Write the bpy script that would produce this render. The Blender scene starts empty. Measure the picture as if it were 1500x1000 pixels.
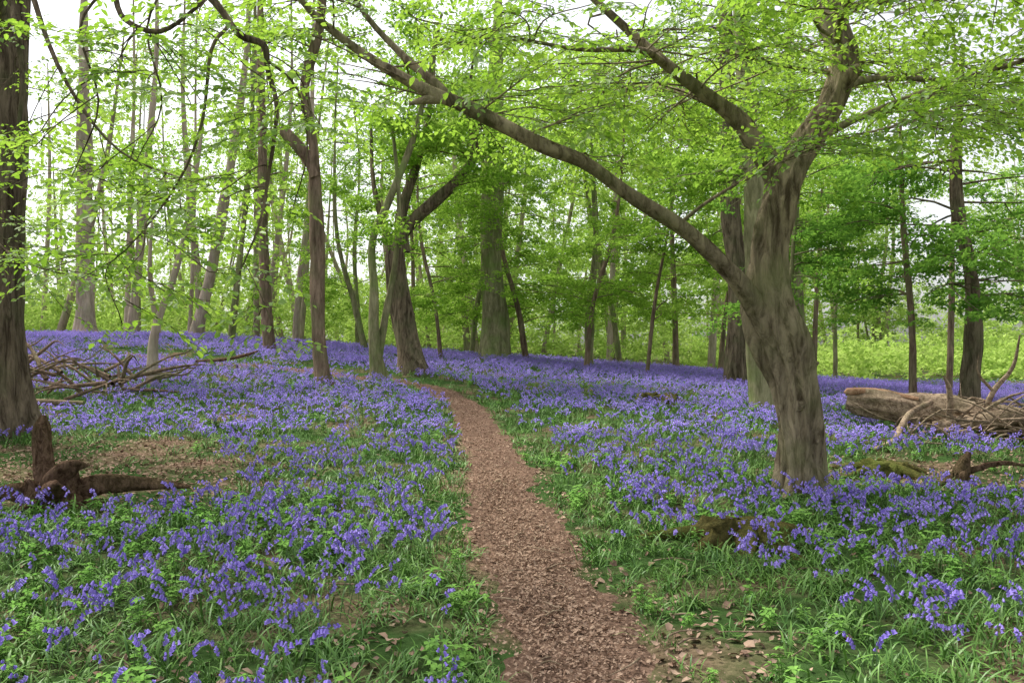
import bpy, math, time, numpy as np
from math import radians, pi
rng = np.random.default_rng(7)
scene = bpy.context.scene
scene.view_settings.view_transform = 'Standard'
scene.view_settings.look = 'None'
scene.view_settings.exposure = 0

# ---------------------------------------------------------------- helpers
def sstep(a, b, x):
    t = np.clip((x - a) / (b - a), 0, 1)
    return t * t * (3 - 2 * t)

def vnoise(x, y, seed=0.0):
    x = np.asarray(x, float); y = np.asarray(y, float)
    xi = np.floor(x); yi = np.floor(y); fx = x - xi; fy = y - yi
    fx = fx * fx * (3 - 2 * fx); fy = fy * fy * (3 - 2 * fy)
    def h(a, b):
        v = np.sin(a * 127.1 + b * 311.7 + seed * 74.7) * 43758.5453
        return v - np.floor(v)
    return (h(xi, yi) * (1 - fx) + h(xi + 1, yi) * fx) * (1 - fy) + (h(xi, yi + 1) * (1 - fx) + h(xi + 1, yi + 1) * fx) * fy

def fbm(x, y, seed=0.0):
    return (vnoise(x, y, seed) + .5 * vnoise(x * 2.1, y * 2.1, seed + 1) + .25 * vnoise(x * 4.3, y * 4.3, seed + 2)) / 1.75

def catmull(P, n):
    P = np.array(P, float)
    Q = np.vstack([2 * P[0] - P[1], P, 2 * P[-1] - P[-2]])
    m = len(P) - 1
    t = np.linspace(0, m - 1e-6, n); i = t.astype(int); f = (t - i)[:, None]
    a, b, c, d = Q[i], Q[i + 1], Q[i + 2], Q[i + 3]
    return .5 * (2 * b + (c - a) * f + (2 * a - 5 * b + 4 * c - d) * f ** 2 + (3 * b - a - 3 * c + d) * f ** 3)

PATH = catmull([(1.0, -4), (.8, -1), (.6, 1.5), (.38, 3.84), (.24, 5.2), (.11, 6.5), (-.03, 7.8), (-.16, 9.5), (-.42, 12.5),
                (-.85, 16.2), (-1.55, 18.9), (-2.6, 20.7), (-4.3, 21.9), (-7, 23.2), (-12, 25)], 260)

def path_dist(x, y):
    x = np.asarray(x, float).ravel(); y = np.asarray(y, float).ravel()
    out = np.empty(len(x)); sg = np.empty(len(x))
    for s in range(0, len(x), 20000):
        dx = x[s:s + 20000, None] - PATH[None, :, 0]; dy = y[s:s + 20000, None] - PATH[None, :, 1]
        d2 = dx * dx + dy * dy; k = d2.argmin(1)
        out[s:s + 20000] = np.sqrt(d2.min(1)); sg[s:s + 20000] = np.sign(dx[np.arange(len(k)), k] + 1e-9)
    return out, sg

def H0(x, y):
    x = np.asarray(x, float); y = np.asarray(y, float)
    s = sstep(6, 34, y)
    return s * (.8 - .07 * np.clip(x, -14, 18)) + .10 * (vnoise(x * .45, y * .45, 3) - .5) + .035 * (vnoise(x * 1.7, y * 1.7, 5) - .5)

def H(x, y):
    x = np.asarray(x, float); y = np.asarray(y, float)
    d, _ = path_dist(x, y); d = d.reshape(x.shape)
    return H0(x, y) - .045 * np.exp(-(d / .38) ** 2)

class MB:
    def __init__(s): s.v = []; s.f = []; s.m = []; s.n = 0
    def add(s, v, f, mat=0):
        v = np.asarray(v, float).reshape(-1, 3)
        s.v.append(v)
        s.f += [tuple(int(i) + s.n for i in q) for q in f]
        s.m += [mat] * len(f); s.n += len(v)
    def obj(s, name, mats, smooth=True, link=True, parent=None):
        me = bpy.data.meshes.new(name)
        V = np.vstack(s.v) if s.v else np.zeros((0, 3))
        me.from_pydata(V.tolist(), [], s.f)
        for m in mats: me.materials.append(m)
        if s.f:
            me.polygons.foreach_set('material_index', s.m)
            me.polygons.foreach_set('use_smooth', [smooth] * len(s.f))
        me.update()
        ob = bpy.data.objects.new(name, me)
        if link: scene.collection.objects.link(ob)
        if parent: ob.parent = parent
        return ob

def tube(mb, P, R, sides=8, rough=0., flare=0., mat=0, cap=False, capmat=None, seed=0., flute=0., twist=1.):
    P = np.asarray(P, float); R = np.asarray(R, float); n = len(P)
    T = np.gradient(P, axis=0); T /= np.linalg.norm(T, axis=1)[:, None] + 1e-9
    ref = np.array([1., 0, 0]) if abs(T[0, 0]) < .8 else np.array([0, 1., 0])
    N = np.empty_like(P); a = ref - T[0] * ref.dot(T[0]); N[0] = a / np.linalg.norm(a)
    for i in range(1, n):
        a = N[i - 1] - T[i] * N[i - 1].dot(T[i]); N[i] = a / np.linalg.norm(a)
    B = np.cross(T, N)
    ang = np.linspace(0, 2 * pi, sides, endpoint=False)[None, :]
    L = np.concatenate([[0], np.cumsum(np.linalg.norm(np.diff(P, axis=0), axis=1))])[:, None]
    rad = R[:, None] * np.ones((1, sides))
    if rough:
        k = 1 / max(R[0], .05)
        rad = rad * (1 + rough * (.5 * np.sin(2 * ang + L * 1.3 + seed) + 1.6 * (vnoise(np.cos(ang) * 1.5 + seed * 7, np.sin(ang) * 1.5 + L * k * .5, seed) - .5)))
    if flute:
        w1 = np.sin(5 * ang + L * twist + seed + .8 * np.sin(L * 2.3)); w2 = np.sin(9 * ang - L * .8 * twist + seed * 2 + np.sin(L * 3.1))
        rad = rad * (1 + flute * (-np.abs(w1) * 1.0 + .5 + w2 * .28 + np.sin(3 * ang + L * 1.6 * twist) * .6))
    if flare:
        rad = rad * (1 + flare * np.exp(-L / (R[0] * 1.1)) * (1 + .45 * np.sin(5 * ang + seed) + .25 * np.sin(3 * ang + 2 * seed)))
    V = P[:, None, :] + rad[..., None] * (np.cos(ang)[..., None] * N[:, None, :] + np.sin(ang)[..., None] * B[:, None, :])
    f = []
    for i in range(n - 1):
        for j in range(sides):
            k = (j + 1) % sides
            f.append((i * sides + j, i * sides + k, (i + 1) * sides + k, (i + 1) * sides + j))
    mb.add(V, f, mat)
    if cap:
        cm = mat if capmat is None else capmat
        mb.add(V[0], [tuple(range(sides))[::-1]], cm); mb.add(V[-1], [tuple(range(sides))], cm)

def limb(mb, pts, n=None, **k):
    q = catmull(pts, n or (len(pts) - 1) * 4 + 1)
    tube(mb, q[:, :3], np.maximum(q[:, 3], .002), **k)
    return q

def empty(name, loc=(0, 0, 0)):
    e = bpy.data.objects.new(name, None); e.empty_display_size = .3
    scene.collection.objects.link(e); return e

# ---------------------------------------------------------------- materials
def new_mat(name):
    m = bpy.data.materials.new(name); m.use_nodes = True
    nt = m.node_tree; nt.nodes.clear()
    out = nt.nodes.new('ShaderNodeOutputMaterial')
    return m, nt, out

def mixc(nt, fac, a, b, mode='MIX'):
    n = nt.nodes.new('ShaderNodeMix'); n.data_type = 'RGBA'; n.blend_type = mode
    for s, v in ((0, fac), (6, a), (7, b)):
        if isinstance(v, bpy.types.NodeSocket): nt.links.new(v, n.inputs[s])
        elif s == 0: n.inputs[0].default_value = v
        else: n.inputs[s].default_value = (*v, 1)
    return n.outputs[2]

def leaf_mat(name, c1, c2, t1=None, t2=None, tr=.5, gloss=.05, rough=.45, inst=True):
    m, nt, out = new_mat(name); N = nt.nodes; Lk = nt.links
    geo = N.new('ShaderNodeNewGeometry')
    if inst:
        oi = N.new('ShaderNodeObjectInfo'); second = oi.outputs['Random']
    else:
        nz = N.new('ShaderNodeTexNoise'); nz.inputs['Scale'].default_value = .9; nz.inputs['Detail'].default_value = 1
        Lk.new(geo.outputs['Position'], nz.inputs['Vector'])
        mr = N.new('ShaderNodeMapRange'); mr.inputs[1].default_value = .38; mr.inputs[2].default_value = .62
        Lk.new(nz.outputs[0], mr.inputs[0]); second = mr.outputs[0]
    ad = N.new('ShaderNodeMath'); ad.operation = 'ADD'
    Lk.new(geo.outputs['Random Per Island'], ad.inputs[0]); Lk.new(second, ad.inputs[1])
    hf = N.new('ShaderNodeMath'); hf.operation = 'MULTIPLY'; hf.inputs[1].default_value = .5
    Lk.new(ad.outputs[0], hf.inputs[0])
    d = N.new('ShaderNodeBsdfDiffuse')
    Lk.new(mixc(nt, hf.outputs[0], c1, c2), d.inputs['Color'])
    last = d
    if tr > 0 and t1:
        t = N.new('ShaderNodeBsdfTranslucent')
        Lk.new(mixc(nt, hf.outputs[0], t1, t2), t.inputs['Color'])
        a = N.new('ShaderNodeMixShader'); a.inputs[0].default_value = tr
        Lk.new(d.outputs[0], a.inputs[1]); Lk.new(t.outputs[0], a.inputs[2]); last = a
    if gloss > 0:
        g = N.new('ShaderNodeBsdfGlossy'); g.inputs['Roughness'].default_value = rough; g.inputs['Color'].default_value = (.9, .9, .9, 1)
        b = N.new('ShaderNodeMixShader'); b.inputs[0].default_value = gloss
        Lk.new(last.outputs[0], b.inputs[1]); Lk.new(g.outputs[0], b.inputs[2]); last = b
    Lk.new(last.outputs[0], out.inputs[0])
    return m

def bark_mat(name, c1, c2, moss=(.08, .11, .03), mossamt=.4, sc=6., stretch=.18, bump=.5, dist=.03, lo=.38, hi=.62):
    m, nt, out = new_mat(name); N = nt.nodes; Lk = nt.links
    tc = N.new('ShaderNodeTexCoord'); mp = N.new('ShaderNodeMapping'); mp.inputs['Scale'].default_value = (1, 1, stretch)
    Lk.new(tc.outputs['Object'], mp.inputs[0])
    n1 = N.new('ShaderNodeTexNoise'); n1.inputs['Scale'].default_value = sc * 2.2; n1.inputs['Detail'].default_value = 8; n1.inputs['Roughness'].default_value = .7
    n1.inputs['Distortion'].default_value = .6
    Lk.new(mp.outputs[0], n1.inputs['Vector'])
    n2 = N.new('ShaderNodeTexNoise'); n2.inputs['Scale'].default_value = 1.7; n2.inputs['Detail'].default_value = 5
    Lk.new(tc.outputs['Object'], n2.inputs['Vector'])
    n3 = N.new('ShaderNodeTexNoise'); n3.inputs['Scale'].default_value = 3.1; n3.inputs['Detail'].default_value = 6; n3.inputs['Roughness'].default_value = .7
    Lk.new(mp.outputs[0], n3.inputs['Vector'])
    r = N.new('ShaderNodeMapRange'); r.inputs[1].default_value = lo; r.inputs[2].default_value = hi
    Lk.new(n1.outputs[0], r.inputs[0])
    base = mixc(nt, r.outputs[0], c1, c2)
    r2 = N.new('ShaderNodeMapRange'); r2.inputs[1].default_value = .45; r2.inputs[2].default_value = .66; r2.inputs[4].default_value = mossamt
    Lk.new(n2.outputs[0], r2.inputs[0])
    col = mixc(nt, r2.outputs[0], base, moss)
    r3 = N.new('ShaderNodeMapRange'); r3.inputs[1].default_value = .35; r3.inputs[2].default_value = .65; r3.inputs[3].default_value = .6; r3.inputs[4].default_value = 1.2
    Lk.new(n3.outputs[0], r3.inputs[0])
    cc = N.new('ShaderNodeVectorMath'); cc.operation = 'SCALE'; Lk.new(col, cc.inputs[0]); Lk.new(r3.outputs[0], cc.inputs['Scale'])
    p = N.new('ShaderNodeBsdfDiffuse')
    Lk.new(cc.outputs[0], p.inputs['Color'])
    bm = N.new('ShaderNodeBump'); bm.inputs['Strength'].default_value = bump; bm.inputs['Distance'].default_value = dist
    Lk.new(n1.outputs[0], bm.inputs['Height']); Lk.new(bm.outputs[0], p.inputs['Normal'])
    Lk.new(p.outputs[0], out.inputs[0])
    return m

def soil_mat(name, c1, c2, c3, sc=9., bump=.6, thr=.5):
    m, nt, out = new_mat(name); N = nt.nodes; Lk = nt.links
    tc = N.new('ShaderNodeTexCoord')
    v = N.new('ShaderNodeTexVoronoi'); v.inputs['Scale'].default_value = sc * 5; v.inputs['Randomness'].default_value = 1
    n1 = N.new('ShaderNodeTexNoise'); n1.inputs['Scale'].default_value = sc; n1.inputs['Detail'].default_value = 8; n1.inputs['Roughness'].default_value = .7
    n2 = N.new('ShaderNodeTexNoise'); n2.inputs['Scale'].default_value = .9; n2.inputs['Detail'].default_value = 5
    for n in (v, n1, n2): Lk.new(tc.outputs['Object'], n.inputs['Vector'])
    sep = N.new('ShaderNodeSeparateColor'); Lk.new(v.outputs['Color'], sep.inputs[0])
    a = mixc(nt, sep.outputs[0], c1, c2)
    r = N.new('ShaderNodeMapRange'); r.inputs[1].default_value = thr - .12; r.inputs[2].default_value = thr + .12
    Lk.new(n2.outputs[0], r.inputs[0])
    b = mixc(nt, r.outputs[0], a, c3)
    r3 = N.new('ShaderNodeMapRange'); r3.inputs[1].default_value = .3; r3.inputs[2].default_value = .7; r3.inputs[3].default_value = .5; r3.inputs[4].default_value = 1.3
    Lk.new(n1.outputs[0], r3.inputs[0])
    cc = N.new('ShaderNodeVectorMath'); cc.operation = 'SCALE'; Lk.new(b, cc.inputs[0]); Lk.new(r3.outputs[0], cc.inputs['Scale'])
    p = N.new('ShaderNodeBsdfDiffuse')
    Lk.new(cc.outputs[0], p.inputs['Color'])
    bm = N.new('ShaderNodeBump'); bm.inputs['Strength'].default_value = bump; bm.inputs['Distance'].default_value = .03
    Lk.new(n1.outputs[0], bm.inputs['Height']); Lk.new(bm.outputs[0], p.inputs['Normal'])
    Lk.new(p.outputs[0], out.inputs[0])
    return m

M_leafN = leaf_mat('leaf_fresh', (.12, .23, .03), (.26, .40, .06), (.30, .54, .04), (.54, .80, .10), tr=.5, gloss=.04, inst=False)
M_leafM = leaf_mat('leaf_mid', (.09, .20, .025), (.24, .38, .06), (.25, .48, .04), (.50, .75, .11), tr=.45, gloss=0, inst=False)
M_leafD = leaf_mat('leaf_dark', (.07, .17, .03), (.18, .33, .06), (.18, .40, .05), (.36, .62, .09), tr=.45, gloss=0, inst=False)
M_leafF_haze = leaf_mat('leaf_far_haze_tint', (.30, .46, .09), (.50, .64, .18), (.48, .70, .12), (.64, .82, .22), tr=.35, gloss=0, inst=False)  # paler greens: atmospheric haze is put into the far leaf colour
M_twig = bark_mat('twig_bark', (.06, .045, .035), (.12, .095, .07), mossamt=.2, bump=.1)
M_hornb = bark_mat('hornbeam_bark', (.12, .09, .06), (.42, .34, .235), moss=(.19, .21, .085), mossamt=.55, sc=5, stretch=.25, bump=1., dist=.06, lo=.38, hi=.58)
M_oak = bark_mat('oak_bark', (.07, .052, .036), (.31, .245, .17), moss=(.15, .17, .08), mossamt=.5, sc=6, stretch=.14, bump=1., dist=.07)
M_brown = bark_mat('brown_bark', (.14, .095, .068), (.35, .255, .185), moss=(.18, .20, .09), mossamt=.5, sc=6, stretch=.15, bump=.9)
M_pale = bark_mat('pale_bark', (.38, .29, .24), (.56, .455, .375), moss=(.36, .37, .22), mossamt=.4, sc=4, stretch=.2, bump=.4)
M_dist_haze = bark_mat('distant_bark_haze_tint', (.28, .225, .17), (.45, .37, .29), moss=(.28, .32, .16), mossamt=.5, sc=4, stretch=.2, bump=.3)  # bark lightened so its colour carries the haze of distance
M_green = bark_mat('mossy_bark', (.17, .165, .085), (.37, .34, .20), moss=(.20, .27, .085), mossamt=.8, sc=5, stretch=.2, bump=.9)
M_cut = bark_mat('split_wood', (.30, .16, .09), (.56, .36, .23), mossamt=0., sc=8, stretch=1, bump=.4)
M_dead = bark_mat('dead_wood', (.06, .035, .022), (.25, .16, .11), moss=(.13, .14, .05), mossamt=.3, sc=9, stretch=.6, bump=1., dist=.05)
M_log = bark_mat('log_bark', (.16, .11, .075), (.50, .38, .27), moss=(.20, .20, .09), mossamt=.3, sc=7, stretch=1, bump=1.)
M_moss = bark_mat('mossy_wood', (.08, .075, .03), (.20, .17, .06), moss=(.14, .18, .04), mossamt=.7, sc=8, stretch=1, bump=1., dist=.05)
M_ground = soil_mat('forest_floor', (.12, .078, .052), (.28, .19, .13), (.05, .095, .028), thr=.44)
M_path = soil_mat('path_soil', (.10, .062, .044), (.27, .175, .125), (.16, .102, .074), sc=11, thr=.55, bump=1.)
M_blue = leaf_mat('bluebell_petal', (.21, .15, .58), (.41, .32, .79), gloss=0)
M_stem = leaf_mat('bluebell_stem', (.09, .14, .07), (.13, .19, .08), gloss=0)
M_strap = leaf_mat('strap_leaf', (.055, .15, .03), (.17, .32, .06), gloss=.035, rough=.45)
M_herb = leaf_mat('herb_leaf', (.12, .28, .05), (.22, .40, .09), gloss=0)
M_litter = leaf_mat('dead_leaf', (.14, .075, .05), (.56, .41, .30), gloss=0)

# ---------------------------------------------------------------- instance sources
def nrm(v): v = np.asarray(v, float); return v / (np.linalg.norm(v) + 1e-9)

def leaf(mb, o, d, up, L, W, mat=0, lod=0, droop=.15):
    o = np.asarray(o, float); d = nrm(d); s = nrm(np.cross(up, d)); u = np.cross(d, s)
    if lod == 0:
        V = [o, o + d * .35 * L + s * W * .5 + u * W * .08, o + d * .72 * L + s * W * .36 - u * droop * L * .3, o + d * L - u * droop * L,
             o + d * .72 * L - s * W * .36 - u * droop * L * .3, o + d * .35 * L - s * W * .5 + u * W * .08,
             o + d * .35 * L - u * W * .1, o + d * .72 * L - u * (W * .1 + droop * L * .3)]
        F = [(0, 6, 1), (6, 7, 2, 1), (7, 3, 2), (0, 5, 6), (5, 4, 7, 6), (4, 3, 7)]
    else:
        V = [o, o + d * .45 * L + s * W * .5 + u * W * .1, o + d * L - u * droop * L, o + d * .45 * L - s * W * .5 + u * W * .1]
        F = [(0, 2, 1), (0, 3, 2)]
    mb.add(V, F, mat)

def spray(seed, L=.6, ll=.068, lod=0):
    r = np.random.default_rng(seed); mb = MB()
    def twig(o, az, L, n, rr, el=0.):
        t = np.linspace(0, 1, 5)[:, None]
        d = np.array([math.cos(az), math.sin(az), el])
        P = o + d * L * t + np.array([0, 0, -1]) * (.16 * L * t ** 2) + np.array([-math.sin(az), math.cos(az), 0]) * (r.uniform(-.08, .08) * L * np.sin(t * pi))
        tube(mb, P, np.linspace(rr, rr * .3, 5), 3, mat=1)
        for i in range(n):
            s = (i + .8) / n; k = s * 4; j = min(int(k), 3); p = P[j] * (1 - (k - j)) + P[j + 1] * (k - j)
            side = 1 if i % 2 else -1
            a = az + side * r.uniform(.6, 1.1) * (1 if i < n - 1 else .1)
            up = np.array([r.normal(0, .4), r.normal(0, .4), 1])
            q = ll * r.uniform(.55, 1.2)
            leaf(mb, p, (math.cos(a), math.sin(a), r.uniform(-.6, .1)), up, q, q * .58, 0, lod)
        return P
    P = twig(np.zeros(3), 0, L, 11, .0035)
    for i in range(3):
        a = P[int(1 + i)]
        twig(a, (1 if i % 2 else -1) * r.uniform(.5, .9), L * r.uniform(.35, .6), 6, .002, r.uniform(-.1, .1))
    return mb

def clump(seed, size, n, ll, flat=.4):
    r = np.random.default_rng(seed); mb = MB()
    c = r.normal(0, .33, (7, 3)) * size * np.array([1, 1, flat])
    for i in range(n):
        p = c[r.integers(7)] + r.normal(0, .13, 3) * size * np.array([1, 1, .35])
        a = r.uniform(0, 2 * pi)
        up = np.array([r.normal(0, .5), r.normal(0, .5), 1])
        q = ll * r.uniform(.65, 1.25)
        leaf(mb, p, (math.cos(a), math.sin(a), r.uniform(-.7, .1)), up, q, q * .62, 0, 1)
    return mb

def blade(mb, o, az, L, W, e0, arch, mat=0, seg=4):
    t = np.linspace(0, 1, seg + 1); e = e0 - arch * t ** 1.3
    ds = L / seg; hx = np.concatenate([[0], np.cumsum(np.cos(e[:-1]) * ds)]); hz = np.concatenate([[0], np.cumsum(np.sin(e[:-1]) * ds)])
    w = W * .5 * np.interp(t, [0, .2, .75, 1], [.7, 1, .85, .05])
    dx, dy = math.cos(az), math.sin(az)
    V = []
    for i in range(seg + 1):
        c = np.array([o[0] + dx * hx[i], o[1] + dy * hx[i], o[2] + hz[i]]); s = np.array([-dy, dx, .25]) * w[i]; s2 = np.array([dy, -dx, .25]) * w[i]
        V += [c + s, c + s2]
    F = [(2 * i, 2 * i + 1, 2 * i + 3, 2 * i + 2) for i in range(seg)]
    mb.add(V, F, mat)

def bell(mb, o, d, s, mat, lod=0):
    d = nrm(d); a = nrm(np.cross(d, [.3, .8, .1])); b = np.cross(d, a)
    if lod:
        V = [o] + [o + s * (d * .024 + .0105 * (math.cos(q) * a + math.sin(q) * b)) for q in (0, 2.1, 4.2)]
        mb.add(V, [(0, 1, 2), (0, 2, 3), (0, 3, 1)], mat); return
    ang = np.linspace(0, 2 * pi, 5, endpoint=False)
    V = []
    for h, r in ((0, .0025), (.006, .0062), (.016, .0058), (.021, .0105)):
        for q in ang: V.append(o + s * (d * h + r * (math.cos(q) * a + math.sin(q) * b)))
    F = [(i * 5 + j, i * 5 + (j + 1) % 5, (i + 1) * 5 + (j + 1) % 5, (i + 1) * 5 + j) for i in range(3) for j in range(5)]
    mb.add(V, F, mat)

def bluebell(seed, stems, leaves, spread=.13, hs=1., lod=0):
    r = np.random.default_rng(seed); mb = MB()
    for k in range(stems):
        a0 = r.uniform(0, 2 * pi); rr = spread * math.sqrt(r.uniform(0, 1)); o = np.array([math.cos(a0) * rr, math.sin(a0) * rr, -.01])
        az = r.uniform(0, 2 * pi); hh = r.uniform(.20, .36) * hs; lean = r.uniform(.03, .09)
        t = np.linspace(0, 1, 8)
        x = lean * t + .065 * np.clip((t - .6) / .4, 0, 1) ** 2; z = hh * (t - .16 * np.clip((t - .65) / .35, 0, 1) ** 2)
        P = o + np.stack([x * math.cos(az), x * math.sin(az), z], 1)
        Q = P[[0, 4, 7]] if lod else P[[0, 2, 4, 5, 6, 7]]
        tube(mb, Q, np.linspace(.0028, .0015, len(Q)), 3, mat=1)
        nb = r.integers(5, 10)
        for i in range(nb):
            s = .6 + .4 * (i + .5) / nb; q = s * 7; j = min(int(q), 6); p = P[j] * (1 - q + j) + P[j + 1] * (q - j)
            ba = az + r.normal(0, .9)
            off = np.array([math.cos(ba), math.sin(ba), .1]) * .012
            bell(mb, p + off, (math.cos(ba) * .5, math.sin(ba) * .5, -.9), r.uniform(.9, 1.25), 0, lod)
    for k in range(leaves):
        a0 = r.uniform(0, 2 * pi); rr = spread * .8 * r.uniform(0, 1)
        blade(mb, (math.cos(a0) * rr, math.sin(a0) * rr, -.01), r.uniform(0, 2 * pi), r.uniform(.14, .26), r.uniform(.008, .014), r.uniform(.7, 1.4), r.uniform(.8, 2.0), 2, seg=2 if lod else 4)
    return mb

def tuft(seed, n, Lr, Wr, spread, seg=4):
    r = np.random.default_rng(seed); mb = MB()
    for k in range(n):
        a0 = r.uniform(0, 2 * pi); rr = spread * r.uniform(0, 1)
        blade(mb, (math.cos(a0) * rr, math.sin(a0) * rr, -.01), r.uniform(0, 2 * pi), r.uniform(*Lr), r.uniform(*Wr), r.uniform(.5, 1.45), r.uniform(.7, 2.2), 0, seg)
    return mb

def herb(seed):
    r = np.random.default_rng(seed); mb = MB()
    for k in range(4):
        a0 = r.uniform(0, 2 * pi); o = np.array([math.cos(a0), math.sin(a0), 0]) * r.uniform(0, .07)
        hh = r.uniform(.07, .17)
        tube(mb, [o, o + [.01, 0, hh / 2], o + [.01, .01, hh]], [.002, .002, .001], 3, mat=0)
        for lv in range(3):
            for i in range(4):
                a = i * pi / 2 + lv * .8 + r.uniform(-.3, .3)
                leaf(mb, o + [.01, .005, hh * (.45 + .27 * lv)], (math.cos(a), math.sin(a), r.uniform(-.2, .3)), (r.normal(0, .2), r.normal(0, .2), 1), r.uniform(.03, .055), .024, 0, 1)
    return mb

def litter(seed, L):
    r = np.random.default_rng(seed); mb = MB()
    leaf(mb, (-L / 2, 0, .004), (1, 0, r.uniform(-.1, .3)), (r.normal(0, .3), r.normal(0, .3), 1), L, L * r.uniform(.35, .7), 0, 0, droop=r.uniform(-.5, .5))
    return mb

def source(name, builders, mats, smooth=True, realize=False):
    c = bpy.data.collections.new(name)
    for i, b in enumerate(builders):
        c.objects.link(b.obj('%s_%02d' % (name, i), mats, smooth, link=False))
    ng = bpy.data.node_groups.new('scatter_' + name, 'GeometryNodeTree')
    ng.interface.new_socket('Geometry', in_out='INPUT', socket_type='NodeSocketGeometry')
    ng.interface.new_socket('Geometry', in_out='OUTPUT', socket_type='NodeSocketGeometry')
    N = ng.nodes; Lk = ng.links
    gi = N.new('NodeGroupInput'); go = N.new('NodeGroupOutput')
    ci = N.new('GeometryNodeCollectionInfo'); ci.inputs['Collection'].default_value = c
    ci.inputs['Separate Children'].default_value = True; ci.inputs['Reset Children'].default_value = True
    ip = N.new('GeometryNodeInstanceOnPoints'); ip.inputs['Pick Instance'].default_value = True
    def attr(nm, dt):
        a = N.new('GeometryNodeInputNamedAttribute'); a.data_type = dt; a.inputs['Name'].default_value = nm
        return next(o for o in a.outputs if o.enabled and o.name == 'Attribute')
    e = N.new('FunctionNodeEulerToRotation')
    Lk.new(attr('rot', 'FLOAT_VECTOR'), e.inputs[0]); Lk.new(e.outputs[0], ip.inputs['Rotation'])
    Lk.new(attr('sc', 'FLOAT'), ip.inputs['Scale']); Lk.new(attr('idx', 'INT'), ip.inputs['Instance Index'])
    Lk.new(gi.outputs[0], ip.inputs['Points']); Lk.new(ci.outputs[0], ip.inputs['Instance'])
    if realize:
        rl = N.new('GeometryNodeRealizeInstances'); Lk.new(ip.outputs[0], rl.inputs[0]); Lk.new(rl.outputs[0], go.inputs[0])
    else:
        Lk.new(ip.outputs[0], go.inputs[0])
    return ng, len(builders), name

def scatter(name, src, pos, rot, sc, parent=None):
    ng, k, sn = src; pos = np.asarray(pos, float); n = len(pos)
    me = bpy.data.meshes.new(name); me.vertices.add(n); me.vertices.foreach_set('co', pos.ravel())
    a = me.attributes.new('rot', 'FLOAT_VECTOR', 'POINT'); a.data.foreach_set('vector', np.asarray(rot, float).ravel())
    a = me.attributes.new('sc', 'FLOAT', 'POINT'); a.data.foreach_set('value', np.asarray(sc, float))
    a = me.attributes.new('idx', 'INT', 'POINT'); a.data.foreach_set('value', rng.integers(0, k, n).astype(np.int32))
    me.update()
    ob = bpy.data.objects.new(name, me); scene.collection.objects.link(ob)
    if parent: ob.parent = parent
    md = ob.modifiers.new('scatter', 'NODES'); md.node_group = ng
    return ob

S_spray = source('leaf_spray', [spray(i) for i in range(8)], [M_leafN, M_twig], realize=True)
S_mid = source('leaf_clump_mid', [clump(20 + i, .8, 95, .11) for i in range(6)], [M_leafM], realize=True)
S_dark = source('leaf_clump_dark', [clump(40 + i, .8, 95, .11) for i in range(6)], [M_leafD], realize=True)
S_far = source('leaf_clump_far', [clump(60 + i, 1.6, 80, .25, .6) for i in range(6)], [M_leafF_haze], realize=True)
S_blue = source('bluebell_clump', [bluebell(80 + i, int(rng.integers(1, 5)), 6, spread=.20) for i in range(12)], [M_blue, M_stem, M_strap])
S_blueF = source('bluebell_clump_b', [bluebell(90 + i, int(rng.integers(5, 8)), 5, spread=.2, lod=1) for i in range(9)], [M_blue, M_stem, M_strap])
S_tuft = source('strap_tuft', [tuft(100 + i, 14, (.11, .25), (.007, .014), .12) for i in range(7)], [M_strap])
S_tuftF = source('strap_tuft_b', [tuft(110 + i, 14, (.13, .28), (.010, .018), .16, 2) for i in range(5)], [M_strap])
S_grass = source('grass_tuft', [tuft(120 + i, 30, (.08, .21), (.003, .005), .07, 3) for i in range(5)], [M_strap])
S_herb = source('herb', [herb(140 + i) for i in range(5)], [M_herb])
S_lit = source('dead_leaf', [litter(160 + i, rng.uniform(.03, .065)) for i in range(8)], [M_litter], realize=True)
S_chip = source('leaf_chip', [litter(180 + i, rng.uniform(.012, .03)) for i in range(8)], [M_litter], realize=True)

# ---------------------------------------------------------------- ground
def axis(parts):
    return np.unique(np.concatenate([np.arange(a, b, s) for a, b, s in parts]))
gx = axis([(-400, -60, 20), (-60, -20, 2), (-20, -8, .5), (-8, 8, .14), (8, 20, .4), (20, 60, 2), (60, 421, 20)])
gy = axis([(-60, -4, 4), (-4, 0, .5), (0, 14, .12), (14, 30, .25), (30, 60, 1), (60, 520, 20)])
X, Y = np.meshgrid(gx, gy); Z = H(X, Y)
nx, ny = len(gx), len(gy)
mb = MB(); ii = (np.arange(ny - 1)[:, None] * nx + np.arange(nx - 1)[None, :]).ravel()
mb.add(np.stack([X, Y, Z], -1), np.stack([ii, ii + 1, ii + nx + 1, ii + nx], 1).tolist())
mb.obj('ground', [M_ground])

# path
PP = catmull(PATH, 700); T = np.gradient(PP, axis=0); T /= np.linalg.norm(T, axis=1)[:, None]; NN = np.stack([T[:, 1], -T[:, 0]], 1)
off = np.linspace(-.66, .66, 25)
s = np.arange(700) * .05
X = PP[:, None, 0] + NN[:, None, 0] * off; Y = PP[:, None, 1] + NN[:, None, 1] * off
hw = .29 + .24 * (fbm(s * .9, s * 0, 9) - .5) + .12 * (vnoise(s * 5, s * 0, 11) - .5)
hw2 = .33 + .30 * (fbm(s * .8, s * 0, 19) - .5) + .12 * (vnoise(s * 5, s * 0, 12) - .5)
hwm = np.where(off[None, :] < 0, hw[:, None], hw2[:, None])
Z = H(X, Y) + .016 + .018 * (vnoise(X * 9, Y * 9, 4) - .5) - np.clip(np.abs(off)[None, :] - hwm, 0, 1) * .30
mb = MB(); n = len(off); ii = (np.arange(699)[:, None] * n + np.arange(n - 1)[None, :]).ravel()
mb.add(np.stack([X, Y, Z], -1), np.stack([ii, ii + 1, ii + n + 1, ii + n], 1).tolist())
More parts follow.
